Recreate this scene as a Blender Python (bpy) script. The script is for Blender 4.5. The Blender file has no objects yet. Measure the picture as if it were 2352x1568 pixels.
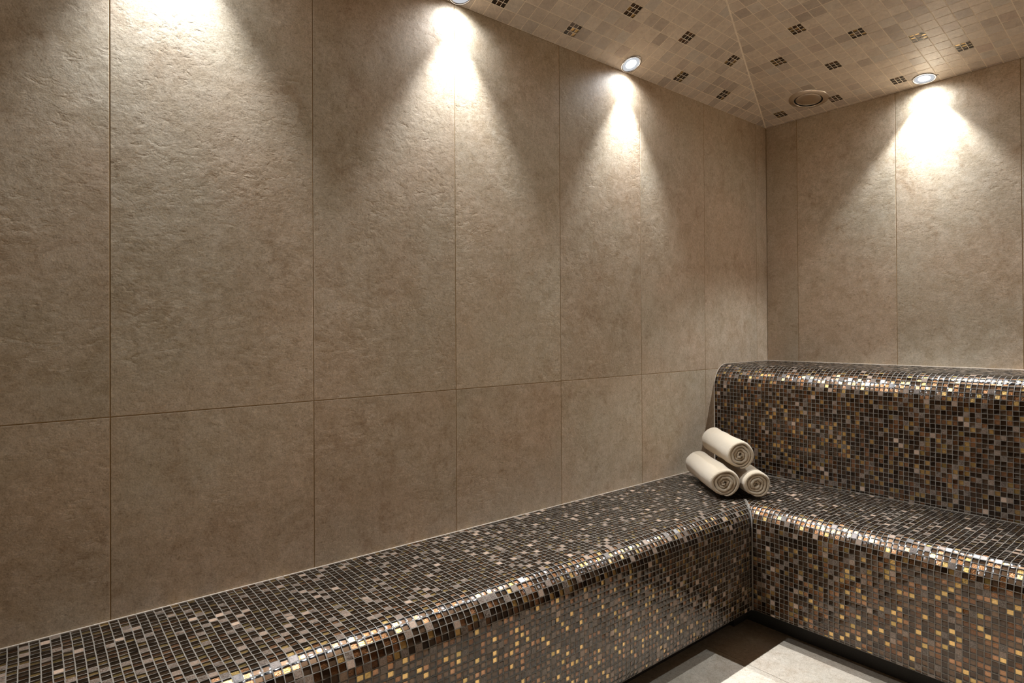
import bpy, math, random
import numpy as np
from mathutils import Vector, Matrix

rng = np.random.default_rng(11)
random.seed(5)
SC = bpy.context.scene
COL = SC.collection

# ------------------------------------------------------------------ layout
ZC = 2.098              # height of the wall tops
TL, TB = 0.449, 0.172   # slopes of the long and the short ceiling planes
WX, WY = 2.20, -5.60    # room extents (x from 0, y from 0 to WY)
SEAT, XF, YF, RAD, BOT = 0.45, 0.445, -0.957, 0.070, 0.088
RISER, TOPZ, RAD2 = -0.487, 0.912, 0.100
JOINT = 0.891


# ------------------------------------------------------------------ helpers
def link(name, me, parent=None):
    o = bpy.data.objects.new(name, me)
    COL.objects.link(o)
    if parent is not None:
        o.parent = parent
    return o


def tag(o, label=None, cat=None, group=None, kind=None):
    for k, v in (('label', label), ('category', cat), ('group', group), ('kind', kind)):
        if v:
            o[k] = v
    return o


def empty(name, loc=(0, 0, 0)):
    o = bpy.data.objects.new(name, None)
    o.empty_display_size = 0.1
    COL.objects.link(o)
    o.location = loc
    return o


def mesh_np(name, V, F, mats, midx=None, rnd=None, smooth=False):
    """V: n x 3, F: list of tuples or m x 4 array."""
    me = bpy.data.meshes.new(name)
    V = np.asarray(V, dtype=np.float32)
    if isinstance(F, np.ndarray):
        m, k = F.shape
        me.vertices.add(len(V))
        me.vertices.foreach_set('co', V.ravel())
        me.loops.add(m * k)
        me.loops.foreach_set('vertex_index', F.astype(np.int32).ravel())
        me.polygons.add(m)
        me.polygons.foreach_set('loop_start', np.arange(0, m * k, k, dtype=np.int32))
        me.update(calc_edges=True)
    else:
        me.from_pydata([tuple(map(float, v)) for v in V], [], F)
    for mt in mats:
        me.materials.append(mt)
    if midx is not None:
        me.polygons.foreach_set('material_index', np.asarray(midx, dtype=np.int32))
    if rnd is not None:
        a = me.attributes.new('rnd', 'FLOAT', 'FACE')
        a.data.foreach_set('value', np.asarray(rnd, dtype=np.float32))
    me.polygons.foreach_set('use_smooth', np.full(len(me.polygons), smooth, dtype=bool))
    me.update()
    return me


class MB:
    """Collects polygons of one part."""
    def __init__(self):
        self.v, self.f, self.m, self.r = [], [], [], []

    def poly(self, pts, mat=0, rnd=0.0):
        b = len(self.v)
        self.v += [tuple(p) for p in pts]
        self.f.append(tuple(range(b, b + len(pts))))
        self.m.append(mat)
        self.r.append(rnd)

    def box(self, x0, x1, y0, y1, z0, z1, mat=0, rnd=0.0):
        c = [(x, y, z) for z in (z0, z1) for y in (y0, y1) for x in (x0, x1)]
        for q in ((0, 2, 3, 1), (4, 5, 7, 6), (0, 1, 5, 4), (1, 3, 7, 5), (3, 2, 6, 7), (2, 0, 4, 6)):
            self.poly([c[i] for i in q], mat, rnd)

    def build(self, name, mats, parent=None, smooth=False):
        me = mesh_np(name, self.v, self.f, mats, self.m, self.r, smooth)
        return link(name, me, parent)


def lathe(prof, seg=64, cap0=False, cap1=False):
    """prof: list of (r, h); returns V, F around +z."""
    V, F = [], []
    n = len(prof)
    for i in range(seg):
        a = 2 * math.pi * i / seg
        for r, h in prof:
            V.append((r * math.cos(a), r * math.sin(a), h))
    for i in range(seg):
        j = (i + 1) % seg
        for k in range(n - 1):
            F.append((i * n + k, j * n + k, j * n + k + 1, i * n + k + 1))
    if cap0:
        F.append(tuple(i * n for i in range(seg))[::-1])
    if cap1:
        F.append(tuple(i * n + n - 1 for i in range(seg)))
    return V, F


def sweep(path, r, name, mat, parent, n=8, up=Vector((0.577, 0.577, 0.577))):
    """Round bead of radius r along a polyline."""
    P = [Vector(p) for p in path]
    V, F = [], []
    for i, p in enumerate(P):
        t = (P[min(i + 1, len(P) - 1)] - P[max(i - 1, 0)]).normalized()
        a = t.cross(up)
        if a.length < 1e-4:
            a = t.cross(Vector((1, 0, 0)))
        a.normalize()
        b = t.cross(a)
        for k in range(n):
            w = 2 * math.pi * k / n
            V.append(p + a * (r * math.cos(w)) + b * (r * math.sin(w)))
    for i in range(len(P) - 1):
        for k in range(n):
            l = (k + 1) % n
            F.append((i * n + k, i * n + l, (i + 1) * n + l, (i + 1) * n + k))
    F.append(tuple(range(n)))
    F.append(tuple(range((len(P) - 1) * n, len(P) * n))[::-1])
    return link(name, mesh_np(name, V, F, [mat], smooth=True), parent)


# ------------------------------------------------------------------ materials
def new_mat(name):
    m = bpy.data.materials.new(name)
    m.use_nodes = True
    nt = m.node_tree
    for n in list(nt.nodes):
        nt.nodes.remove(n)
    out = nt.nodes.new('ShaderNodeOutputMaterial')
    return m, nt, out


class G:
    """Tiny node-graph helper."""
    def __init__(self, nt):
        self.nt = nt

    def n(self, t, ins=None, **kw):
        nd = self.nt.nodes.new('ShaderNode' + t)
        for k, v in kw.items():
            setattr(nd, k, v)
        for k, v in (ins or {}).items():
            s = nd.inputs[k]
            if hasattr(v, 'is_output'):
                self.nt.links.new(v, s)
            else:
                s.default_value = v
        return nd

    def noise(self, vec, scale, detail=4, rough=0.55, dist=0.0):
        nd = self.n('TexNoise', {'Vector': vec, 'Scale': scale, 'Detail': detail, 'Roughness': rough, 'Distortion': dist})
        return nd.outputs['Fac']

    def ramp(self, fac, stops, interp='LINEAR'):
        nd = self.n('ValToRGB', {'Fac': fac})
        cr = nd.color_ramp
        cr.interpolation = interp
        while len(cr.elements) < len(stops):
            cr.elements.new(0.5)
        for e, (p, c) in zip(cr.elements, stops):
            e.position = p
            e.color = (*c, 1) if len(c) == 3 else c
        return nd.outputs['Color']

    def mix(self, fac, a, b, mode='MIX'):
        nd = self.n('Mix', data_type='RGBA', blend_type=mode)
        for key, v in ((0, fac), (6, a), (7, b)):
            s = nd.inputs[key]
            if hasattr(v, 'is_output'):
                self.nt.links.new(v, s)
            else:
                s.default_value = (*v, 1) if isinstance(v, tuple) and len(v) == 3 else v
        return nd.outputs[2]

    def math(self, op, a, b=0.0, c=None):
        nd = self.n('Math', operation=op)
        for i, v in enumerate((a, b) if c is None else (a, b, c)):
            if hasattr(v, 'is_output'):
                self.nt.links.new(v, nd.inputs[i])
            else:
                nd.inputs[i].default_value = v
        return nd.outputs[0]

    def bump(self, h, strength, dist, normal=None):
        ins = {'Height': h, 'Strength': strength, 'Distance': dist}
        if normal is not None:
            ins['Normal'] = normal
        return self.n('Bump', ins).outputs['Normal']

    def bsdf(self, out, **ins):
        nd = self.n('BsdfPrincipled', {k.replace('_', ' '): v for k, v in ins.items()})
        self.nt.links.new(nd.outputs[0], out.inputs[0])
        return nd


def c4(r, g, b):
    return (r, g, b, 1)


def stone_panel(name, base, dark, light, relief=1.0, rough=0.6, along='Y'):
    """Large-format stone-look porcelain: clouds, speckle, slate-like relief."""
    m, nt, out = new_mat(name)
    g = G(nt)
    pos = g.n('NewGeometry').outputs['Position']
    rnd = g.n('Attribute', attribute_name='rnd').outputs['Fac']
    off = g.n('CombineXYZ', {0: g.math('MULTIPLY', rnd, 37.0), 1: g.math('MULTIPLY', rnd, 53.0), 2: g.math('MULTIPLY', rnd, 11.0)})
    p = g.n('VectorMath', {0: pos, 1: off.outputs[0]}, operation='ADD').outputs[0]
    cloud = g.noise(p, 3.0, 5, 0.62, 0.3)
    mid = g.noise(p, 20.0, 7, 0.72, 0.3)
    spk = g.noise(p, 95.0, 5, 0.75, 0.2)
    fine = g.noise(p, 300.0, 3, 0.7)
    col = g.mix(g.ramp(cloud, [(0.34, (0, 0, 0)), (0.66, (1, 1, 1))]), dark, base)
    col = g.mix(g.ramp(mid, [(0.40, (0, 0, 0)), (0.62, (1, 1, 1))]), col, light)
    tint = g.noise(p, 2.2, 4, 0.55)
    col = g.mix(1.0, col, g.ramp(tint, [(0.36, (1.04, 0.98, 0.94)), (0.62, (0.98, 1.005, 1.0))]), 'MULTIPLY')
    col = g.mix(0.9, col, g.ramp(spk, [(0.28, (0.64, 0.60, 0.55)), (0.44, (0.95, 0.94, 0.93)), (0.58, (1.04, 1.04, 1.04)), (0.74, (1.28, 1.27, 1.25))]), 'MULTIPLY')
    col = g.mix(0.8, col, g.ramp(fine, [(0.28, (0.68, 0.66, 0.62)), (0.5, (1, 1, 1)), (0.75, (1.22, 1.21, 1.18))]), 'MULTIPLY')
    patch = g.noise(p, 10.0, 6, 0.75, 0.6)
    col = g.mix(g.ramp(patch, [(0.54, (0, 0, 0)), (0.66, (0.8, 0.8, 0.8))]), col, g.mix(1.0, col, (0.80, 0.74, 0.68), 'MULTIPLY'))
    tone = g.ramp(rnd, [(0.0, (0.95, 0.93, 0.92)), (1.0, (1.05, 1.05, 1.05))])
    col = g.mix(1.0, col, tone, 'MULTIPLY')
    # relief: chipped, slightly diagonal slate surface that comes and goes, plus a pitted grain
    rot = (0.6, 0.0, 0.0) if along == 'Y' else (0.0, 0.5, 0.0)
    sc = (60.0, 42.0, 66.0) if along == 'Y' else (42.0, 60.0, 66.0)
    mp = g.n('Mapping', {'Vector': p, 'Rotation': rot, 'Scale': sc}).outputs[0]
    ridge = g.n('TexNoise', {'Vector': mp, 'Scale': 1.0, 'Detail': 5.0, 'Roughness': 0.55, 'Distortion': 0.35}).outputs['Fac']
    ridge = g.ramp(ridge, [(0.30, (0, 0, 0)), (0.44, (0.8, 0.8, 0.8)), (0.50, (0.9, 0.9, 0.9)), (0.66, (1, 1, 1))])
    amp = g.ramp(g.noise(p, 4.2, 4, 0.6), [(0.44, (0.08, 0.08, 0.08)), (0.64, (1, 1, 1))])
    rel = g.math('MULTIPLY', ridge, amp)
    nrm = g.bump(rel, 0.15 * relief, 0.0030)
    nrm = g.bump(g.noise(p, 40.0, 3, 0.5), 0.16 * relief, 0.0028, nrm)
    nrm = g.bump(g.noise(p, 170.0, 4, 0.7), 0.15, 0.0016, nrm)
    nrm = g.bump(fine, 0.16, 0.0008, nrm)
    g.bsdf(out, Base_Color=col, Roughness=rough, Normal=nrm, Specular_IOR_Level=0.35)
    return m


M_WALL_L = stone_panel('wall_stone', (0.555, 0.445, 0.318), (0.475, 0.368, 0.250), (0.615, 0.505, 0.378), 1.0, 0.55, 'Y')
M_WALL_B = stone_panel('wall_stone_short', (0.555, 0.445, 0.318), (0.475, 0.368, 0.250), (0.615, 0.505, 0.378), 1.0, 0.55, 'X')
M_WALL_D = stone_panel('wall_stone_darkened', (0.20, 0.150, 0.102), (0.165, 0.120, 0.080), (0.24, 0.185, 0.130), 1.0, 0.55, 'Y')  # unseen walls: dark tone made up to lower bounced light on the benches
M_FLOOR = stone_panel('floor_stone', (0.53, 0.455, 0.36), (0.47, 0.395, 0.305), (0.57, 0.50, 0.405), 0.25, 0.5, 'X')


def flat_mat(name, col, rough=0.7, metallic=0.0, noise=0.15, scale=300.0, bump=0.0, spec=0.4):
    m, nt, out = new_mat(name)
    g = G(nt)
    pos = g.n('NewGeometry').outputs['Position']
    f = g.noise(pos, scale, 3, 0.6)
    lo, hi = 1 - noise, 1 + noise
    cc = g.mix(1.0, c4(*col), g.ramp(f, [(0.3, (lo, lo, lo)), (0.7, (hi, hi, hi))]), 'MULTIPLY')
    ins = dict(Base_Color=cc, Roughness=rough, Metallic=metallic, Specular_IOR_Level=spec)
    if bump:
        ins['Normal'] = g.bump(f, bump, 0.001)
    g.bsdf(out, **ins)
    return m


M_JOINT = flat_mat('wall_joint', (0.34, 0.22, 0.10), 0.85)
M_JOINT_F = flat_mat('floor_joint', (0.20, 0.15, 0.10), 0.85)
M_BEAD = flat_mat('sealant', (0.44, 0.35, 0.26), 0.6)
M_GROUT = flat_mat('grey_grout', (0.172, 0.141, 0.108), 0.5, noise=0.12, bump=0.2, spec=0.25)
M_GROUT_BEAD = flat_mat('grey_brown_sealant', (0.19, 0.165, 0.14), 0.6)
M_CORE = flat_mat('render_core', (0.05, 0.045, 0.04), 0.9)
M_CGROUT = flat_mat('ceiling_grout', (0.88, 0.75, 0.59), 0.8)
M_CHROME = flat_mat('satin_chrome', (0.78, 0.78, 0.80), 0.22, 1.0, 0.03)


def pillow(g):
    """Height of a softly pillowed tile face from its own 0..1 coordinates."""
    uv = g.n('SeparateXYZ', {0: g.n('UVMap').outputs[0]})
    h = None
    for k in (0, 1):
        a = g.math('POWER', g.math('ABSOLUTE', g.math('MULTIPLY_ADD', uv.outputs[k], 2.0, -1.0)), 3.0)
        h = a if h is None else g.math('ADD', h, a)
    return g.math('MULTIPLY', h, -1.0)


def glass_top():
    m, nt, out = new_mat('clear_glass_face')
    g = G(nt)
    pos = g.n('NewGeometry')
    nrm = g.bump(pillow(g), 1.0, 0.00035)
    nrm = g.bump(g.noise(pos.outputs['Position'], 120.0, 2, 0.5), 0.15, 0.002, nrm)
    fr = g.n('Fresnel', {'IOR': 1.48, 'Normal': nrm}).outputs[0]
    front = g.math('SUBTRACT', 1.0, pos.outputs['Backfacing'])
    fac = g.math('MULTIPLY', fr, front)
    tr = g.n('BsdfTransparent', {'Color': c4(0.97, 0.90, 0.79)})
    gl = g.n('BsdfAnisotropic', {'Color': c4(1, 1, 1), 'Roughness': 0.13, 'Normal': nrm})
    mx = g.n('MixShader', {0: fac})
    nt.links.new(tr.outputs[0], mx.inputs[1])
    nt.links.new(gl.outputs[0], mx.inputs[2])
    nt.links.new(mx.outputs[0], out.inputs[0])
    return m


def backing(name, stops, metallic, rough, crinkle, scale=420.0):
    """Foil or enamel behind the clear glass, varied per tile."""
    m, nt, out = new_mat(name)
    g = G(nt)
    pos = g.n('NewGeometry').outputs['Position']
    rnd = g.n('Attribute', attribute_name='rnd').outputs['Fac']
    col = g.ramp(rnd, stops)
    f = g.noise(pos, scale, 3, 0.55, 0.4)
    col = g.mix(0.45, col, g.ramp(f, [(0.25, (0.6, 0.56, 0.52)), (0.75, (1.25, 1.25, 1.25))]), 'MULTIPLY')
    ins = dict(Base_Color=col, Roughness=rough, Metallic=metallic)
    if crinkle:
        ins['Normal'] = g.bump(f, crinkle, 0.0016)
    g.bsdf(out, **ins)
    return m


M_GLASS = glass_top()
M_SIDE = flat_mat('glass_side', (0.028, 0.020, 0.015), 0.25, 0.0, 0.1)
M_BROWN = backing('brown_enamel', [(0.0, (0.030, 0.016, 0.008)), (0.5, (0.072, 0.043, 0.027)), (1.0, (0.165, 0.110, 0.078))], 0.88, 0.34, 0.0)
M_GOLD = backing('gold_foil', [(0.0, (0.62, 0.43, 0.17)), (0.5, (0.90, 0.67, 0.32)), (1.0, (0.46, 0.36, 0.14))], 0.97, 0.31, 0.42, 260.0)
M_COPPER = backing('copper_foil', [(0.0, (0.11, 0.050, 0.020)), (0.4, (0.24, 0.12, 0.06)), (0.75, (0.50, 0.29, 0.18)), (1.0, (0.09, 0.040, 0.015))], 0.97, 0.33, 0.55, 330.0)


def marble():
    m, nt, out = new_mat('brown_marble')
    g = G(nt)
    pos = g.n('NewGeometry').outputs['Position']
    rnd = g.n('Attribute', attribute_name='rnd').outputs['Fac']
    base = g.ramp(rnd, [(0.0, (0.036, 0.021, 0.012)), (0.45, (0.082, 0.050, 0.031)), (0.8, (0.19, 0.120, 0.077)), (1.0, (0.43, 0.280, 0.185))])
    w = g.noise(pos, 170.0, 5, 0.7, 1.6)
    vein = g.ramp(w, [(0.42, (0, 0, 0)), (0.50, (1, 1, 1)), (0.56, (0, 0, 0))])
    col = g.mix(vein, base, g.mix(0.5, base, c4(0.42, 0.33, 0.26)))
    f = g.noise(pos, 380.0, 4, 0.7)
    col = g.mix(0.8, col, g.ramp(f, [(0.3, (0.5, 0.45, 0.4)), (0.7, (1.3, 1.3, 1.3))]), 'MULTIPLY')
    g.bsdf(out, Base_Color=col, Roughness=0.30, Specular_IOR_Level=0.5)
    return m


M_MARBLE = marble()


def ceiling_tile():
    m, nt, out = new_mat('ceiling_stone')
    g = G(nt)
    pos = g.n('NewGeometry').outputs['Position']
    rnd = g.n('Attribute', attribute_name='rnd').outputs['Fac']
    off = g.n('CombineXYZ', {0: g.math('MULTIPLY', rnd, 31.0), 1: g.math('MULTIPLY', rnd, 17.0), 2: 0.0})
    p = g.n('VectorMath', {0: pos, 1: off.outputs[0]}, operation='ADD').outputs[0]
    base = g.ramp(rnd, [(0.0, (0.45, 0.37, 0.30)), (0.15, (0.58, 0.485, 0.39)), (0.5, (0.67, 0.555, 0.44)),
                        (0.8, (0.69, 0.58, 0.465)), (0.92, (0.60, 0.525, 0.44)), (1.0, (0.53, 0.415, 0.33))])
    mp = g.n('Mapping', {'Vector': p, 'Scale': (40, 40, 90), 'Rotation': (0.3, 0.2, 0.6)}).outputs[0]
    w = g.n('TexNoise', {'Vector': mp, 'Scale': 1.0, 'Detail': 5.0, 'Roughness': 0.65, 'Distortion': 1.2}).outputs['Fac']
    col = g.mix(0.8, base, g.ramp(w, [(0.3, (0.78, 0.75, 0.72)), (0.52, (1, 1, 1)), (0.72, (1.16, 1.16, 1.14))]), 'MULTIPLY')
    f = g.noise(p, 420.0, 3, 0.65)
    col = g.mix(0.7, col, g.ramp(f, [(0.3, (0.70, 0.67, 0.64)), (0.7, (1.18, 1.18, 1.18))]), 'MULTIPLY')
    nrm = g.bump(g.noise(p, 240.0, 4, 0.65), 0.14, 0.0008)
    g.bsdf(out, Base_Color=col, Roughness=0.36, Normal=nrm, Specular_IOR_Level=0.5)
    return m


M_CTILE = ceiling_tile()


def towel_mat():
    m, nt, out = new_mat('terry_cotton')
    g = G(nt)
    pos = g.n('NewGeometry').outputs['Position']
    f = g.noise(pos, 700.0, 3, 0.7)
    f2 = g.noise(pos, 260.0, 3, 0.6)
    col = g.mix(1.0, c4(0.62, 0.49, 0.335), g.ramp(f, [(0.3, (0.74, 0.71, 0.67)), (0.7, (1.10, 1.10, 1.10))]), 'MULTIPLY')
    nrm = g.bump(g.math('ADD', f, f2), 0.8, 0.0034)
    g.bsdf(out, Base_Color=col, Roughness=0.95, Normal=nrm, Sheen_Weight=0.35, Sheen_Roughness=0.5, Specular_IOR_Level=0.1)
    return m


M_TOWEL = towel_mat()


def brushed():
    m, nt, out = new_mat('brushed_steel')
    g = G(nt)
    tc = g.n('TexCoord').outputs['Object']
    gr = g.n('TexGradient', {'Vector': tc}, gradient_type='RADIAL').outputs['Fac']
    ln = g.n('VectorMath', {0: tc}, operation='LENGTH').outputs['Value']
    rings = g.n('TexNoise', {'W': g.math('MULTIPLY', ln, 2600.0), 'Scale': 1.0, 'Detail': 2.0}, noise_dimensions='1D').outputs['Fac']
    tg = g.n('Tangent', direction_type='RADIAL', axis='Z').outputs[0]
    col = g.mix(1.0, c4(0.82, 0.73, 0.63), g.ramp(rings, [(0.3, (0.85, 0.85, 0.85)), (0.7, (1.1, 1.1, 1.1))]), 'MULTIPLY')
    g.bsdf(out, Base_Color=col, Roughness=0.27, Metallic=1.0, Anisotropic=0.75, Tangent=tg)
    return m


M_STEEL = brushed()
M_BLACK = flat_mat('dark_gap', (0.012, 0.011, 0.010), 0.7)


def emit(name, col, strength):
    m, nt, out = new_mat(name)
    g = G(nt)
    e = g.n('Emission', {'Color': c4(*col), 'Strength': strength})
    nt.links.new(e.outputs[0], out.inputs[0])
    return m


M_LENS = emit('lit_lens', (1.0, 0.985, 0.97), 9.0)
M_DIFF = emit('lit_frosted_ring', (0.90, 0.92, 0.96), 0.42)

# ------------------------------------------------------------------ camera
F_PX, YAW, PIT, ROLL, SHY = 1381.164, 0.8913132, 0.0064825, -0.0058593, 35.735
CAM = Vector((1.56842, -2.94413, 1.0758))
fw = Vector((-math.sin(YAW) * math.cos(PIT), math.cos(YAW) * math.cos(PIT), math.sin(PIT)))
rt = Vector((math.cos(YAW), math.sin(YAW), 0))
up = rt.cross(fw)
rt, up = rt * math.cos(ROLL) + up * math.sin(ROLL), up * math.cos(ROLL) - rt * math.sin(ROLL)
cd = bpy.data.cameras.new('camera')
cd.sensor_fit = 'HORIZONTAL'
cd.sensor_width = 36.0
cd.lens = F_PX / 2352 * 36.0
cd.shift_y = -SHY / 2352
cd.clip_start = 0.02
cam = bpy.data.objects.new('camera', cd)
COL.objects.link(cam)
cam.matrix_world = Matrix(((rt.x, up.x, -fw.x, CAM.x), (rt.y, up.y, -fw.y, CAM.y), (rt.z, up.z, -fw.z, CAM.z), (0, 0, 0, 1)))
SC.camera = cam


# ------------------------------------------------------------------ walls and floor
def wall(name, mat, to3d, ubounds, vjoints, vtop, label):
    """Panels with real 2 mm joints. to3d(u, v, d): d = depth out of the wall."""
    mb = MB()
    gap, bev = 0.0012, 0.0006
    vs = [0.0] + vjoints + [vtop]
    for i in range(len(ubounds) - 1):
        for j in range(len(vs) - 1):
            u0, u1, v0, v1 = ubounds[i] + gap, ubounds[i + 1] - gap, vs[j] + gap, vs[j + 1] - gap
            if v1 - v0 < 0.01:
                continue
            r = random.random()
            a = [to3d(u0, v0, -0.0022), to3d(u1, v0, -0.0022), to3d(u1, v1, -0.0022), to3d(u0, v1, -0.0022)]
            b = [to3d(u0, v0, -0.0004), to3d(u1, v0, -0.0004), to3d(u1, v1, -0.0004), to3d(u0, v1, -0.0004)]
            c = [to3d(u0 + bev, v0 + bev, 0), to3d(u1 - bev, v0 + bev, 0), to3d(u1 - bev, v1 - bev, 0), to3d(u0 + bev, v1 - bev, 0)]
            mb.poly(c, 0, r)
            for k in range(4):
                l = (k + 1) % 4
                mb.poly([a[k], a[l], b[l], b[k]], 0, r)
                mb.poly([b[k], b[l], c[l], c[k]], 0, r)
    U0, U1 = ubounds[0], ubounds[-1]
    f = [to3d(U0, 0, -0.0007), to3d(U1, 0, -0.0007), to3d(U1, vtop, -0.0007), to3d(U0, vtop, -0.0007)]
    k = [to3d(U0, 0, -0.08), to3d(U1, 0, -0.08), to3d(U1, vtop, -0.08), to3d(U0, vtop, -0.08)]
    mb.poly(f, 1)
    mb.poly(k[::-1], 1)
    for i in range(4):
        l = (i + 1) % 4
        mb.poly([k[i], k[l], f[l], f[i]], 1)
    o = mb.build(name, [mat, M_JOINT])
    tag(o, label, None, None, 'structure')
    return o


yj = [0.0, -0.1024] + [-0.5524 - 0.45 * k for k in range(12)]
yj = [y for y in yj if y > WY + 0.05] + [WY]
wall('wall_left', M_WALL_L, lambda u, v, d: (d, u, v), yj[::-1], [JOINT], ZC, 'long beige stone tiled wall beside the left bench')
xj = [0.0, 0.1575, 0.5872, 1.0125, 1.440, 1.867, WX]
wall('wall_back', M_WALL_B, lambda u, v, d: (u, -d, v), xj, [JOINT], ZC, 'short beige stone tiled wall behind the upper tier')
wall('wall_right', M_WALL_D, lambda u, v, d: (WX - d, u, v), yj[::-1], [JOINT], ZC, 'unseen stone tiled wall facing the long bench, dark brown chosen to cut bounced light')
wall('wall_front', M_WALL_D, lambda u, v, d: (u, WY + d, v), xj, [JOINT], ZC, 'unseen stone tiled wall behind the viewer, dark brown chosen to cut bounced light')

mb = MB()
fy = [0.0, -0.54, -1.1450, -1.75, -2.355, -2.96, -3.565, -4.17, -4.775, WY]
fx = [0.0, 0.33, 1.53, WX]
for j in range(len(fy) - 1):
    xs = fx if j % 2 == 0 else [0.0, 0.93, 2.13, WX]
    for i in range(len(xs) - 1):
        r = random.random()
        x0, x1, y1, y0 = xs[i] + 0.0009, xs[i + 1] - 0.0009, fy[j] - 0.0009, fy[j + 1] + 0.0009
        mb.box(x0, x1, y0, y1, -0.01, 0.0, 0, r)
mb.box(0, WX, WY, 0, -0.06, -0.0012, 1)
tag(mb.build('floor', [M_FLOOR, M_JOINT_F]), 'pale grey beige stone floor tiles', None, None, 'structure')


# ------------------------------------------------------------------ ceiling (hipped, small stone tiles with mosaic insets)
APX = WX / 2


def clip(poly, f):
    out = []
    for i in range(len(poly)):
        a, b = poly[i], poly[(i + 1) % len(poly)]
        fa, fb = f(a), f(b)
        if fa >= 0:
            out.append(a)
        if (fa >= 0) != (fb >= 0):
            t = fa / (fa - fb)
            out.append((a[0] + (b[0] - a[0]) * t, a[1] + (b[1] - a[1]) * t))
    return out


def area(p):
    return abs(sum(p[i][0] * p[(i + 1) % len(p)][1] - p[(i + 1) % len(p)][0] * p[i][1] for i in range(len(p)))) / 2


cb = MB()
HG = 0.0016     # half of the light joint along the hips


def slope(to3d, umin, umax, u0, pu, smax, s_edges, clips, insets, small):
    """One ceiling plane. (u, s): along the wall and up the slope."""
    k0 = int(math.floor((umin - u0) / pu)) - 1
    k1 = int(math.ceil((umax - u0) / pu)) + 1
    g = 0.0015
    for j in range(len(s_edges) - 1):
        for k in range(k0, k1):
            q = [(u0 + k * pu + g, s_edges[j] + g), (u0 + (k + 1) * pu - g, s_edges[j] + g),
                 (u0 + (k + 1) * pu - g, s_edges[j + 1] - g), (u0 + k * pu + g, s_edges[j + 1] - g)]
            cu, cs = u0 + (k + .5) * pu, (s_edges[j] + s_edges[j + 1]) / 2
            ins = any(abs(cu - a) < pu * .5 and abs(cs - b) < pu * .5 for a, b in insets)
            cells = [q]
            if ins:
                cells = []
                w = (pu - 2 * g - 2 * 0.0017) / 3
                h = (s_edges[j + 1] - s_edges[j] - 2 * g - 2 * 0.0017) / 3
                for a in range(3):
                    for b in range(3):
                        x, y = q[0][0] + a * (w + .0025), q[0][1] + b * (h + .0025)
                        cells.append([(x, y), (x + w, y), (x + w, y + h), (x, y + h)])
            for c in cells:
                p = c
                for f in clips:
                    p = clip(p, f)
                    if len(p) < 3:
                        break
                if len(p) < 3 or area(p) < 2e-6:
                    continue
                if ins:
                    t = random.choices((0, 1, 2, 3), (5, 2, 1.5, 1))[0]
                    r = random.random()
                    if t == 3:
                        cb.poly([to3d(*a, 0.001) for a in p], 6, r)
                    else:
                        cb.poly([to3d(*a, 0.001) for a in p], 2, r)
                        cb.poly([to3d(*a, -0.002) for a in p], 3 + t, r)
                        for i in range(len(p)):
                            a, b = p[i], p[(i + 1) % len(p)]
                            cb.poly([to3d(*a, -0.002), to3d(*b, -0.002), to3d(*b, .001), to3d(*a, .001)], 7, r)
                else:
                    cb.poly([to3d(*a, 0.001) for a in p], 0, random.random())
            if ins:   # grout around the nine small tiles
                w = (pu - 2 * g - 2 * 0.0017) / 3
                h = (s_edges[j + 1] - s_edges[j] - 2 * g - 2 * 0.0017) / 3
                X0, X1, Y0, Y1 = q[0][0], q[1][0], q[0][1], q[2][1]
                for a in (1, 2):
                    x = X0 + a * w + (a - 1) * .0025
                    cb.poly([to3d(*z, .0008) for z in ((x, Y0), (x + .0025, Y0), (x + .0025, Y1), (x, Y1))], 1)
                    y = Y0 + a * h + (a - 1) * .0025
                    cb.poly([to3d(*z, .0008) for z in ((X0, y), (X1, y), (X1, y + .0025), (X0, y + .0025))], 1)


def grout_sheet(pts, to3d, holes):
    pass


nL, nB = math.hypot(1, TL), math.hypot(1, TB)
cL, cB = 1 / nL, 1 / nB
P_L, P_B, S0 = 0.0527, 0.0508, 0.0525


def left3(u, s, d):        # outward (down into the room) normal of the left plane: (TL,0,-1)/n
    return (s * cL + d * TL * cL, u, ZC + s * TL * cL - d * cL)


def right3(u, s, d):
    x, y, z = left3(u, s, d)
    return (WX - x, y, z)


def back3(u, s, d):
    return (u, -(s * cB) - d * TB * cB, ZC + s * TB * cB - d * cB)


def front3(u, s, d):
    x, y, z = back3(u, s, d)
    return (x, WY - y, z)


sL = APX * nL
LEN = TL * APX / TB          # plan length of the hipped end
sB = LEN * nB
seL = [0.0, 0.0484] + [0.0484 + 0.0508 * k for k in range(1, 30) if 0.0484 + 0.0508 * k < sL] + [sL]
seB = [0.0, 0.0165, 0.069] + [0.069 + S0 * k for k in range(1, 80) if 0.069 + S0 * k < sB] + [sB]
hipL = lambda a: (-a[0]) * TB - a[1] * cL * TL - HG        # below the back hip
hipLf = lambda a: (a[0] - WY) * TB - a[1] * cL * TL - HG
hipB1 = lambda a: a[0] * TL - a[1] * cB * TB - HG
hipB2 = lambda a: (WX - a[0]) * TL - a[1] * cB * TB - HG
low = []
for k in range(-1, 16):
    low += [(-0.501 - 0.3165 * k, 0.0742), (-0.9737 - 0.3165 * (k - 1), 0.2266), (-0.501 - 0.3165 * k, 0.379), (-0.9737 - 0.3165 * (k - 1), 0.5314)]
ins_l = [a for a in low if a[0] < -0.45 and not (a[1] < 0.1 and min(abs(a[0] + b) for b in (1.10, 1.90, 2.68, 3.47, 4.27)) < 0.075)]
insB = [(-7, 0), (-2, 0), (3, 0), (8, 2), (0, 5), (6, 5), (-3, 8), (3, 8), (0, 11), (3, 14), (15, 7), (14, 2), (13, 12), (9, 15), (6, 18), (12, 18)]
ins_b = [(0.480 + 0.0508 * i, 0.0953 + S0 * j) for i, j in insB]
UL0 = -0.501 - 0.5 * P_L
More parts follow.
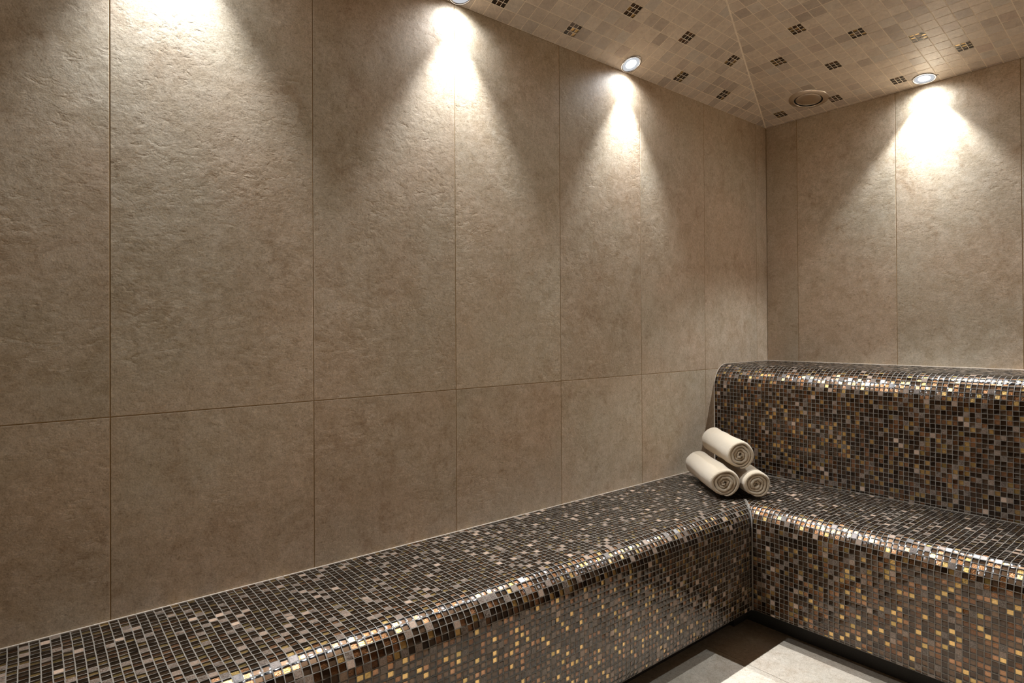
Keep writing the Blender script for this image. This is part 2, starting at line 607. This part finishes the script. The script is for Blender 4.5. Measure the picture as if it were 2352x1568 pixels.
UB0 = 0.480 - 0.5 * P_B
slope(left3, WY, 0, UL0, P_L, sL, seL, [hipL, hipLf], ins_l, None)
slope(right3, WY, 0, UL0, P_L, sL, seL, [hipL, hipLf], ins_l, None)
slope(back3, 0, WX, UB0, P_B, sB, seB, [hipB1, hipB2], ins_b, None)
slope(front3, 0, WX, UB0, P_B, sB, seB, [hipB1, hipB2], [], None)
# grout planes just above the tile faces; insets are let into them
apex1, apex2 = (APX, -LEN), (APX, WY + LEN)


def up3(x, y, d=0.0):
    z = ZC + min(x * TL, (WX - x) * TL, -y * TB, (y - WY) * TB)
    return (x, y, z + d)


def grout_cells(poly, insets2d):
    """Split a convex plan polygon so that the inset squares stay open."""
    polys = [poly]
    for sq in insets2d:
        nxt = []
        x0, x1, y0, y1 = sq
        for p in polys:
            xs, ys = [a[0] for a in p], [a[1] for a in p]
            if max(xs) <= x0 or min(xs) >= x1 or max(ys) <= y0 or min(ys) >= y1:
                nxt.append(p)
                continue
            for fs in ([lambda a: x0 - a[0]], [lambda a: a[0] - x1],
                       [lambda a: a[0] - x0, lambda a: x1 - a[0], lambda a: y0 - a[1]],
                       [lambda a: a[0] - x0, lambda a: x1 - a[0], lambda a: a[1] - y1]):
                q = p
                for f in fs:
                    q = clip(q, f)
                    if len(q) < 3:
                        break
                if len(q) >= 3 and area(q) > 1e-9:
                    nxt.append(q)
        polys = nxt
    return polys


def sq_l(a):
    x = a[1] * cL
    h = 0.0508 * cL / 2 - 0.001
    return (x - h, x + h, a[0] - P_L / 2 + .001, a[0] + P_L / 2 - .001)


def snap(v, u0, p):
    return u0 + (math.floor((v - u0) / p) + .5) * p


ins_l2 = [(snap(a[0], UL0, P_L), 0.0484 + 0.0508 * (math.floor((a[1] - 0.0484) / 0.0508) + .5)) for a in ins_l]
sqL = [sq_l(a) for a in ins_l2]
sqR = [(WX - s[1], WX - s[0], s[2], s[3]) for s in sqL]
sqB = [(a[0] - P_B / 2 + .001, a[0] + P_B / 2 - .001, -(a[1] + S0 / 2 - .001) * cB, -(a[1] - S0 / 2 + .001) * cB) for a in ins_b]
for poly, sqs in (([(0, 0), apex1, apex2, (0, WY)], sqL), ([(WX, 0), (WX, WY), apex2, apex1], sqR),
                  ([(0, 0), (WX, 0), apex1], sqB), ([(0, WY), apex2, (WX, WY)], [])):
    for q in grout_cells(poly, sqs):
        cb.poly([up3(x, y, -0.0004) for x, y in q], 1)
# solid shell above
for poly in ([(0, 0), apex1, apex2, (0, WY)], [(WX, 0), (WX, WY), apex2, apex1], [(0, 0), (WX, 0), apex1], [(0, WY), apex2, (WX, WY)]):
    cb.poly([up3(x, y, 0.012) for x, y in poly], 8)
for a, b in (((0, 0), (WX, 0)), ((WX, 0), (WX, WY)), ((WX, WY), (0, WY)), ((0, WY), (0, 0))):
    cb.poly([up3(*a, -.0004), up3(*b, -.0004), up3(*b, .012), up3(*a, .012)], 8)
tag(cb.build('ceiling', [M_CTILE, M_CGROUT, M_GLASS, M_BROWN, M_GOLD, M_COPPER, M_MARBLE, M_SIDE, M_CORE]),
    'hipped ceiling of small beige stone tiles with dark mosaic insets', None, None, 'structure')


# ------------------------------------------------------------------ mosaic benches
DEP, GRT = 0.0030, 0.0022


def profile(pts, arc_c, r, a0, a1):
    pass


class Prof:
    """Polyline profile (a, z) by arc length: flat, quarter round, front."""
    def __init__(self, flat, r, drop):
        self.flat, self.r, self.arc, self.drop = flat, r, r * math.pi / 2, drop
        self.L = flat + self.arc + drop

    def at(self, s):
        """distance out from the wall, height below the seat; inset from the front."""
        if s <= self.flat:
            return s, 0.0
        if s <= self.flat + self.arc:
            w = (s - self.flat) / self.r
            return self.flat + self.r * math.sin(w), self.r * (1 - math.cos(w))
        return self.flat + self.r, self.r + (s - self.flat - self.arc)


def mosaic(prof, pitch_s, pitch_t, s_start, tlo, thi, to3d, seed, weights, glo=None):
    """tlo(s), thi(s): extent along the bench for the row at s. to3d(out, drop, t) -> xyz."""
    R = np.random.default_rng(seed)
    V, F, MI, RN = [], [], [], []
    GV, GF = [], []
    s = s_start
    nrow = 0
    rows = []
    while s + pitch_s * 0.35 < prof.L:
        rows.append((s, min(s + pitch_s, prof.L)))
        s += pitch_s
    n = 0
    gn = 0
    prev = {}

    def pt(o, d, t):
        return np.array(to3d(o, d, t))
    for (sa, sb) in rows:
        smid = (sa + sb) / 2
        la, lb, hi = tlo(sa + 1e-5), tlo(sb - 1e-5), thi(smid)
        ga, gb = (la, lb) if glo is None else (glo(sa + 1e-5), glo(sb - 1e-5))
        lo = min(la, lb)
        if hi - lo < 0.01:
            continue
        oa, da = prof.at(sa + GRT / 2)
        ob, db = prof.at(sb - GRT / 2)
        o0, d0 = prof.at(sa)
        o1, d1 = prof.at(sb)
        # local frame of the row
        e = np.array([ob - oa, db - da])
        L = np.hypot(*e)
        e /= L
        nout, ndrop = e[1], -e[0]          # outward normal in (out, drop)
        k0, k1 = math.floor(lo / pitch_t) - 1, math.ceil(hi / pitch_t) + 1
        ks = np.arange(k0, k1)
        shift = R.normal(0, 0.0002) + 0.0006 * math.sin(smid * 21 + seed)
        t1 = np.minimum((ks + 1) * pitch_t - GRT / 2 + shift, hi - GRT / 2)
        t0 = ks * pitch_t + GRT / 2 + shift
        t0a = np.maximum(t0, la + GRT / 2)
        t0b = np.maximum(t0, lb + GRT / 2)
        ok = (t1 - np.minimum(t0a, t0b)) > 0.004
        ks, t0a, t0b, t1 = ks[ok], t0a[ok], t0b[ok], t1[ok]
        t0a, t0b = np.minimum(t0a, t1 - 0.0004), np.minimum(t0b, t1 - 0.0004)
        m = len(ks)
        typ = R.choice(4, m, p=weights)
        rn = R.random(m)
        for i in range(m):        # sheets avoid like beside like for the light tiles
            same = (i and typ[i] == typ[i - 1]) or prev.get(int(ks[i])) == typ[i]
            if typ[i] in (1, 3) and same and R.random() < 0.75:
                typ[i] = 0 if R.random() < 0.6 else 2
        prev = {int(k): t for k, t in zip(ks, typ)}
        ja = R.normal(0, 0.00024, m)
        jb = R.normal(0, 0.00024, m)
        # corners: (t0,a) (t1,a) (t1,b) (t0,b); lift by random tilt
        lift = np.stack([-ja - jb, ja - jb, ja + jb, -ja + jb], 1) + 0.0002
        oo = np.array([oa, oa, ob, ob]); dd = np.array([da, da, db, db])
        tt = np.stack([t0a, t1, t1, t0b], 1)
        top = np.zeros((m, 4, 3)); bot = np.zeros((m, 4, 3))
        for c in range(4):
            top[:, c] = np.array(to3d(oo[c] + nout * lift[:, c], dd[c] + ndrop * lift[:, c], tt[:, c])).T
            q = lift[:, c] * 0.8 - DEP
            ctr = (oa + ob) / 2, (da + db) / 2
            bot[:, c] = np.array(to3d(oo[c] + nout * q, dd[c] + ndrop * q, tt[:, c])).T
        glass = typ < 3
        # glass tiles: top, bottom, 4 sides ; marble: top only
        for i in range(m):
            if glass[i]:
                V.append(top[i]); V.append(bot[i])
                F += [(n, n + 1, n + 2, n + 3), (n + 4, n + 5, n + 6, n + 7),
                      (n, n + 4, n + 5, n + 1), (n + 1, n + 5, n + 6, n + 2), (n + 2, n + 6, n + 7, n + 3), (n + 3, n + 7, n + 4, n)]
                MI += [0, 2 + typ[i], 1, 1, 1, 1]
                RN += [rn[i]] * 6
                n += 8
            else:
                V.append(top[i])
                F.append((n, n + 1, n + 2, n + 3))
                MI.append(5)
                RN.append(rn[i])
                n += 4
        # grout: a strip at each side of the row and a cell between neighbours
        dz = -0.00015

        def gq(sA, sB, A, B, A2, B2):
            nonlocal gn
            pa, pb = prof.at(sA), prof.at(sB)
            GV.extend([to3d(pa[0] + nout * dz, pa[1] + ndrop * dz, A), to3d(pa[0] + nout * dz, pa[1] + ndrop * dz, B),
                       to3d(pb[0] + nout * dz, pb[1] + ndrop * dz, B2), to3d(pb[0] + nout * dz, pb[1] + ndrop * dz, A2)])
            GF.append((gn, gn + 1, gn + 2, gn + 3))
            gn += 4
        w_ = GRT / 2 / max(sb - sa, 1e-6)
        g1, g2 = ga + (gb - ga) * w_, gb - (gb - ga) * w_
        gq(sa, sa + GRT / 2, ga, hi, g1, hi)
        gq(sb - GRT / 2, sb, g2, hi, gb, hi)
        ea = [g1] + [x for i in range(m) for x in (t0a[i], t1[i])] + [hi]
        eb = [g2] + [x for i in range(m) for x in (t0b[i], t1[i])] + [hi]
        for i in range(0, len(ea), 2):
            if max(ea[i + 1] - ea[i], eb[i + 1] - eb[i]) > 1e-5:
                gq(sa + GRT / 2, sb - GRT / 2, ea[i], ea[i + 1], eb[i], eb[i + 1])
    return (np.concatenate(V), np.array(F, dtype=np.int32), MI, RN), (GV, GF)


TILE_MATS = [M_GLASS, M_SIDE, M_BROWN, M_GOLD, M_COPPER, M_MARBLE]


def fix_normals(me, flip):
    if flip:
        me.flip_normals()


def build_bench(name, label, group, prof, ps, pt_, s0, tlo, thi, to3d, seed, weights, loc, flip, glo=None):
    root = empty(name, loc)
    tag(root, label, 'bench', group)
    (V, F, MI, RN), (GV, GF) = mosaic(prof, ps, pt_, s0, tlo, thi, to3d, seed, weights, glo)
    L = np.array(loc)
    me = mesh_np('mosaic_tiles', V - L, F, TILE_MATS, MI, RN)
    uv = me.uv_layers.new(name='UVMap')
    uv.data.foreach_set('uv', np.tile(np.array([0, 0, 1, 0, 1, 1, 0, 1], dtype=np.float32), len(me.polygons)))
    fix_normals(me, flip)
    link('mosaic_tiles', me, root)
    me = mesh_np('grout', np.array(GV) - L, np.array(GF, dtype=np.int32), [M_GROUT])
    fix_normals(me, flip)
    link('grout', me, root)
    return root


def arcpts(c, r, a0, a1, n, f):
    return [f(c[0] + r * math.cos(a0 + (a1 - a0) * i / n), c[1] + r * math.sin(a0 + (a1 - a0) * i / n)) for i in range(n + 1)]


def core(prof, inset, to3d, tA, tB, back, bottom, plinth, name, parent, loc, mat):
    """Solid bench body just under the tiles, with a recessed plinth."""
    n = 14
    out = [(back, inset)]
    for i in range(n + 1):
        o, d = prof.at(prof.flat + prof.arc * i / n)
        w = (i / n) * math.pi / 2
        out.append((o - inset * math.sin(w), d + inset * math.cos(w)))
    o, d = prof.at(prof.L)
    out.append((o - inset, bottom))
    if plinth:
        out += [(o - plinth, bottom), (o - plinth, SEAT), (back, SEAT)]
    else:
        out += [(back, bottom)]
    V = [to3d(a, b, tA) for a, b in out] + [to3d(a, b, tB) for a, b in out]
    m = len(out)
    F = [(i, (i + 1) % m, m + (i + 1) % m, m + i) for i in range(m)]
    F += [tuple(range(m))[::-1], tuple(range(m, 2 * m))]
    V = np.array(V) - np.array(loc)
    return link(name, mesh_np(name, V, F, [mat]), parent)


W_MIX = [0.51, 0.15, 0.24, 0.10]
# left bench: out = x, t = -y (along the wall from the back wall), drop below the seat
flatL = XF - RAD
pL = Prof(flatL, RAD, SEAT - RAD - BOT)
psL = (flatL - 0.0024) / 23.0
l3 = lambda o, d, t: (o, -t, SEAT - d) if not isinstance(t, np.ndarray) else (np.broadcast_to(o, t.shape), -t, np.broadcast_to(SEAT - d, t.shape))


def lo_left(s):
    o, d = pL.at(s)
    return -RISER + 0.0056 if s < flatL else -YF - (XF - o) + (0.0026 if d > 0.12 * RAD else 0.006)


def glo_left(s):
    o, d = pL.at(s)
    return -RISER + 0.0056 if s < flatL else -YF - (XF - o) + 0.0006


locL = (XF / 2, WY / 2, 0.0)
benchL = build_bench('mosaic_bench', 'long low mosaic bench along the left wall with rounded front edge', 'mosaic benches',
                     pL, psL, 0.0168, 0.0024, lo_left, lambda s: -WY - 0.001, l3, 3, [0.49, 0.15, 0.22, 0.14], locL, False, glo_left)
core(pL, 0.0045, l3, -YF, -WY - 0.001, 0.0008, SEAT - BOT, 0.09, 'bench_core', benchL, locL, M_CORE)
mbx = MB()
mbx.box(0.0008 - locL[0], flatL - 0.001 - locL[0], YF - locL[1], RISER - 0.001 - locL[1], 0.0, SEAT - 0.0045)
mbx.build('bench_end_core', [M_CORE], benchL)

# back bench, lower tier: out = distance from the riser, t = x
flatB = (RISER) - (YF + RAD)
pB = Prof(flatB, RAD, SEAT - RAD - BOT)
b3 = lambda o, d, t: (t, RISER - o, SEAT - d) if not isinstance(t, np.ndarray) else (t, np.broadcast_to(RISER - o, t.shape), np.broadcast_to(SEAT - d, t.shape))


def lo_back(s):
    o, d = pB.at(s)
    return XF - RAD + 0.0014 if s < flatB else XF - (flatB + RAD - o) + (0.0026 if d > 0.12 * RAD else 0.006)


def glo_back(s):
    o, d = pB.at(s)
    return XF - RAD + 0.0014 if s < flatB else XF - (flatB + RAD - o) + 0.0006


locB = ((XF + WX) / 2, (RISER + YF) / 2, 0.0)
benchB = build_bench('mosaic_bench', 'low mosaic bench tier along the back wall, below the high tier', 'mosaic benches',
                     pB, (flatB - 0.0056) / 24.0, 0.0160, 0.0056, lo_back, lambda s: WX - 0.001, b3, 7, W_MIX, locB, True, glo_back)
core(pB, 0.0045, b3, XF - RAD, WX - 0.001, 0.001, SEAT - BOT, 0.09, 'bench_core', benchB, locB, M_CORE)

# back bench, upper tier: out = distance from the back wall
flatU = -RISER - RAD2
pU = Prof(flatU, RAD2, TOPZ - SEAT - RAD2)
u3 = lambda o, d, t: (t, -o, TOPZ - d) if not isinstance(t, np.ndarray) else (t, np.broadcast_to(-o, t.shape), np.broadcast_to(TOPZ - d, t.shape))
locU = (WX / 2, RISER / 2, SEAT)
benchU = build_bench('mosaic_bench', 'high mosaic tier against the back wall with rounded top edge', 'mosaic benches',
                     pU, 0.01655, 0.0163, 0.003, lambda s: 0.0035, lambda s: WX - 0.001, u3, 19, W_MIX, locU, True)
core(pU, 0.0045, u3, 0.001, WX - 0.001, 0.0008, TOPZ - SEAT, 0, 'bench_core', benchU, locU, M_CORE)


def rel(path, root):
    l = root.location
    return [(p[0] - l.x, p[1] - l.y, p[2] - l.z) for p in path]


sweep(rel([(0.0023, RISER - .004, SEAT), (0.0023, WY + .002, SEAT)], benchL), 0.0021, 'sealant_bead', M_BEAD, benchL)
path = [(0.0023, -0.004, TOPZ)] + [(0.0023, -pU.at(flatU + pU.arc * i / 12)[0], TOPZ - pU.at(flatU + pU.arc * i / 12)[1]) for i in range(13)] + [(0.0023, RISER, SEAT + .004)]
sweep(rel(path, benchU), 0.0021, 'sealant_bead', M_BEAD, benchU)
sweep(rel([(0.003, -0.0023, TOPZ), (WX - .002, -0.0023, TOPZ)], benchU), 0.0021, 'sealant_bead', M_BEAD, benchU)
sweep(rel([(0.005, RISER - .0034, SEAT), (flatL - .001, RISER - .0034, SEAT)], benchL), 0.0023, 'grout_bead', M_GROUT, benchL)
sweep(rel([(flatL + .001, RISER - .0034, SEAT), (WX - .002, RISER - .0034, SEAT)], benchB), 0.0023, 'grout_bead', M_GROUT, benchB)
path = []
for i in range(9):
    o, d = pL.at(flatL + pL.arc * (0.5 + 0.5 * i / 8))
    path.append((o + .0037, YF + (XF - o) - .0037, SEAT - d + .0026))
path.append((XF + .0037, YF - .0037, BOT))
sweep(rel(path, benchB), 0.0027, 'corner_bead', M_GROUT_BEAD, benchB)


# ------------------------------------------------------------------ rolled towels
def towel(name, label, front, back, R, turns, seed, squash=1.0):
    """A sheet rolled into a spiral; each wrap is a thick rounded ply."""
    rs = np.random.default_rng(seed)
    front, back = Vector(front), Vector(back)
    ax = (front - back).normalized()
    Ln = (front - back).length
    side = ax.cross(Vector((0, 0, 1))).normalized()
    upv = side.cross(ax)
    N = int(turns * 72)
    th_out = -0.5 * math.pi + 0.25 * (seed % 3) - 0.2
    r0 = 0.0015
    pitch = (R - r0) / turns
    ply = pitch * 0.935
    ph = rs.random(8) * 6.28
    V, F = [], []
    prof = []
    nb = 5
    # cross-section of the ply: outer face, rounded front edge, inner face, rounded back edge
    def section(hw, ln, er):
        pts = []
        for k in range(7):
            pts.append((hw, er + (ln - 2 * er) * k / 6))
        for k in range(1, nb):
            a = math.pi * k / nb
            pts.append((hw * math.cos(a), ln - er + er * math.sin(a)))
        for k in range(7):
            pts.append((-hw, ln - er - (ln - 2 * er) * k / 6))
        for k in range(1, nb):
            a = math.pi * k / nb
            pts.append((-hw * math.cos(a), er - er * math.sin(a)))
        return pts
    M = None
    for i in range(N + 1):
        f = i / N                               # 0 centre .. 1 outside
        th = th_out - (1 - f) * turns * 2 * math.pi
        r = r0 + (R - r0 - ply / 2) * f
        wob = (1 - f) ** 0.7
        r *= 1 + wob * (0.07 * math.sin(2 * th + ph[0]) + 0.05 * math.sin(3 * th + ph[1]) + 0.035 * math.sin(5 * th + ph[2]))
        r += 0.0012 * math.sin(7 * th + ph[3]) * wob + 0.0008 * math.sin(2 * th + ph[4])
        hw = ply / 2
        if f > 0.955:
            hw *= 0.12 + 0.88 * max(0.0, (1 - f) / 0.045) ** 0.6
            r -= ply / 2 - hw
        if f < 0.10:
            hw *= 0.45 + 0.55 * f / 0.10
        if f > 0.985:
            r -= 0.0
        tel = 0.0035 * math.sin(th * 0.5 + ph[5]) * (1 - f) + 0.0015 * math.sin(3 * th + ph[6]) - 0.006 * (1 - f) * (0.5 + 0.5 * math.sin(ph[7]))
        sec = section(hw, Ln, min(0.009, hw * 1.7))
        M = len(sec)
        for (dr, al) in sec:
            fl = al / Ln
            # outer wraps sag a little between the ends
            rr = r + dr + f * (0.0012 * math.sin(9 * fl + ph[1]) * math.sin(2 * th + ph[2])) - f * 0.003 * math.exp(-((1 - fl) * Ln / 0.010) ** 2) * 0.6
            rr += f * f * (0.0011 * math.sin(13 * fl + 2.3 * th + ph[0]) + 0.0009 * math.sin(21 * fl - 3.1 * th + ph[3]) + 0.0007 * math.sin(5.7 * fl + 5 * th + ph[6]))
            x, z = rr * math.cos(th), rr * math.sin(th) * squash
            p = back + ax * (al + tel * fl) + side * x + upv * z
            V.append(p)
    for i in range(N):
        for k in range(M):
            l = (k + 1) % M
            F.append((i * M + k, i * M + l, (i + 1) * M + l, (i + 1) * M + k))
    F.append(tuple(range(M)))
    F.append(tuple(range(N * M, (N + 1) * M))[::-1])
    base = (front + back) / 2
    base.z -= R
    V = [v - base for v in V]
    o = link(name, mesh_np(name, V, F, [M_TOWEL], smooth=True))
    o.location = base
    tag(o, label, 'towel', 'rolled towels in the corner')
    return o


towel('rolled_towel', 'rolled cream towel at the lower left of the stack, nearest the wall', (0.343, -0.958, 0.5100), (0.080, -0.742, 0.5100), 0.0585, 4.2, 1)
towel('rolled_towel', 'rolled cream towel at the lower right of the stack, half hidden', (0.419, -0.872, 0.5065), (0.160, -0.658, 0.5065), 0.0545, 4.1, 2)
towel('rolled_towel', 'rolled cream towel resting on top of two others', (0.366, -0.889, 0.6060), (0.116, -0.683, 0.6060), 0.0560, 4.4, 4)


# ------------------------------------------------------------------ ceiling fittings
def orient(o, loc, nrm):
    q = Vector((0, 0, 1)).rotation_difference(Vector(nrm).normalized())
    o.location = loc
    o.rotation_mode = 'QUATERNION'
    o.rotation_quaternion = q


CORE_W, SPOT_W, SPILL_W = 48.0, 48.0, 8.0


def downlight(loc, nrm, label, clipmark=False, k=1.0):
    root = empty('recessed_downlight')
    tag(root, label, 'downlight', 'recessed downlights')
    V, F = lathe([(0.0345, 0.0), (0.0350, 0.0022), (0.0385, 0.0034), (0.0418, 0.0028), (0.0428, 0.0), (0.0428, -0.002)], 72)
    link('trim_ring', mesh_np('trim_ring', V, F, [M_CHROME], smooth=True), root)
    V, F = lathe([(0.0218, 0.0004), (0.0280, 0.0014), (0.0345, 0.0016)], 72)
    link('frosted_ring', mesh_np('frosted_ring', V, F, [M_DIFF], smooth=True), root)
    V, F = lathe([(0.0005, 0.0012), (0.012, 0.0010), (0.0218, 0.0004)], 72, cap0=True)
    link('lens', mesh_np('lens', V, F, [M_LENS], smooth=True), root)
    if clipmark:
        cm = MB()
        cm.box(0.042, 0.050, -0.0012, 0.0012, -0.0005, 0.0012)
        cm.box(0.0485, 0.050, -0.004, 0.004, -0.0005, 0.0012)
        cm.build('spring_clip', [M_BLACK], root)
    n = Vector(nrm).normalized()
    orient(root, Vector(loc) + n * 0.001, n)
    for nm, ang, bl, pw, rad in (('core', 60, 0.8, CORE_W, 0.007), ('beam', 87, 0.45, SPOT_W, 0.007), ('spill', 168, 1.0, SPILL_W, 0.012)):
        ld = bpy.data.lights.new('downlight_' + nm, 'SPOT')
        ld.energy = pw * k
        ld.color = (0.87, 0.95, 1.04)
        ld.spot_size = math.radians(ang)
        ld.spot_blend = bl
        ld.shadow_soft_size = rad
        lo = bpy.data.objects.new('downlight_' + nm, ld)
        COL.objects.link(lo)
        lo.location = Vector(loc) + n * 0.006
        lo.rotation_mode = 'QUATERNION'
        lo.rotation_quaternion = Vector((0, 0, -1)).rotation_difference(n)


NL_, NB_ = (TL, 0, -1), (0, -TB, -1)
YL = [-1.10, -1.90, -2.68]
LL = ['recessed downlight over the left wall, nearest the corner', 'recessed downlight over the left wall, second from the corner',
      'recessed downlight over the left wall, third and farthest from the corner']
for y, lb in zip(YL, LL):
    downlight((0.037, y, ZC + 0.037 * TL), NL_, lb)
downlight((0.713, -0.051, ZC + 0.051 * TB), NB_, 'recessed downlight over the back wall beside the steel vent', True, 0.56)
downlight((1.513, -0.051, ZC + 0.051 * TB), NB_, 'recessed downlight over the back wall, farther from the steel vent', False, 0.56)

vent = empty('air_vent')
tag(vent, 'round brushed steel air vent in the ceiling near the corner', 'vent')
V, F = lathe([(0.0592, 0.0062), (0.0596, 0.0080), (0.0612, 0.0095), (0.0640, 0.0090), (0.0800, 0.0030), (0.0830, 0.0012), (0.0832, -0.001)], 96)
link('outer_ring', mesh_np('outer_ring', V, F, [M_STEEL], smooth=True), vent)
V, F = lathe([(0.0004, 0.0075), (0.030, 0.0070), (0.0520, 0.0060), (0.0535, 0.0050), (0.0538, 0.0040)], 96, cap0=True)
link('valve_disc', mesh_np('valve_disc', V, F, [M_STEEL], smooth=True), vent)
V, F = lathe([(0.0538, 0.0040), (0.0538, 0.0008), (0.0592, 0.0008), (0.0592, 0.0062)], 96)
link('gap_shade_lining', mesh_np('gap_shade_lining', V, F, [M_BLACK]), vent)  # black lining over the gap walls, its shade put into the colour
n = Vector(NB_).normalized()
orient(vent, Vector((0.2895, -0.1595, ZC + 0.1595 * TB)) + n * 0.0012, n)

# ------------------------------------------------------------------ world, view
w = bpy.data.worlds.new('world')
SC.world = w
w.use_nodes = True
w.node_tree.nodes['Background'].inputs[0].default_value = (0, 0, 0, 1)
w.node_tree.nodes['Background'].inputs[1].default_value = 0.0
SC.view_settings.view_transform = 'Standard'
SC.view_settings.look = 'None'
SC.view_settings.exposure = 0.68
SC.view_settings.gamma = 1.0
SC.view_settings.use_curve_mapping = False
SC.cycles.use_denoising = True
SC.cycles.max_bounces = 10
SC.cycles.diffuse_bounces = 6
SC.cycles.glossy_bounces = 4
SC.cycles.transparent_max_bounces = 10
SC.cycles.sample_clamp_indirect = 6.0
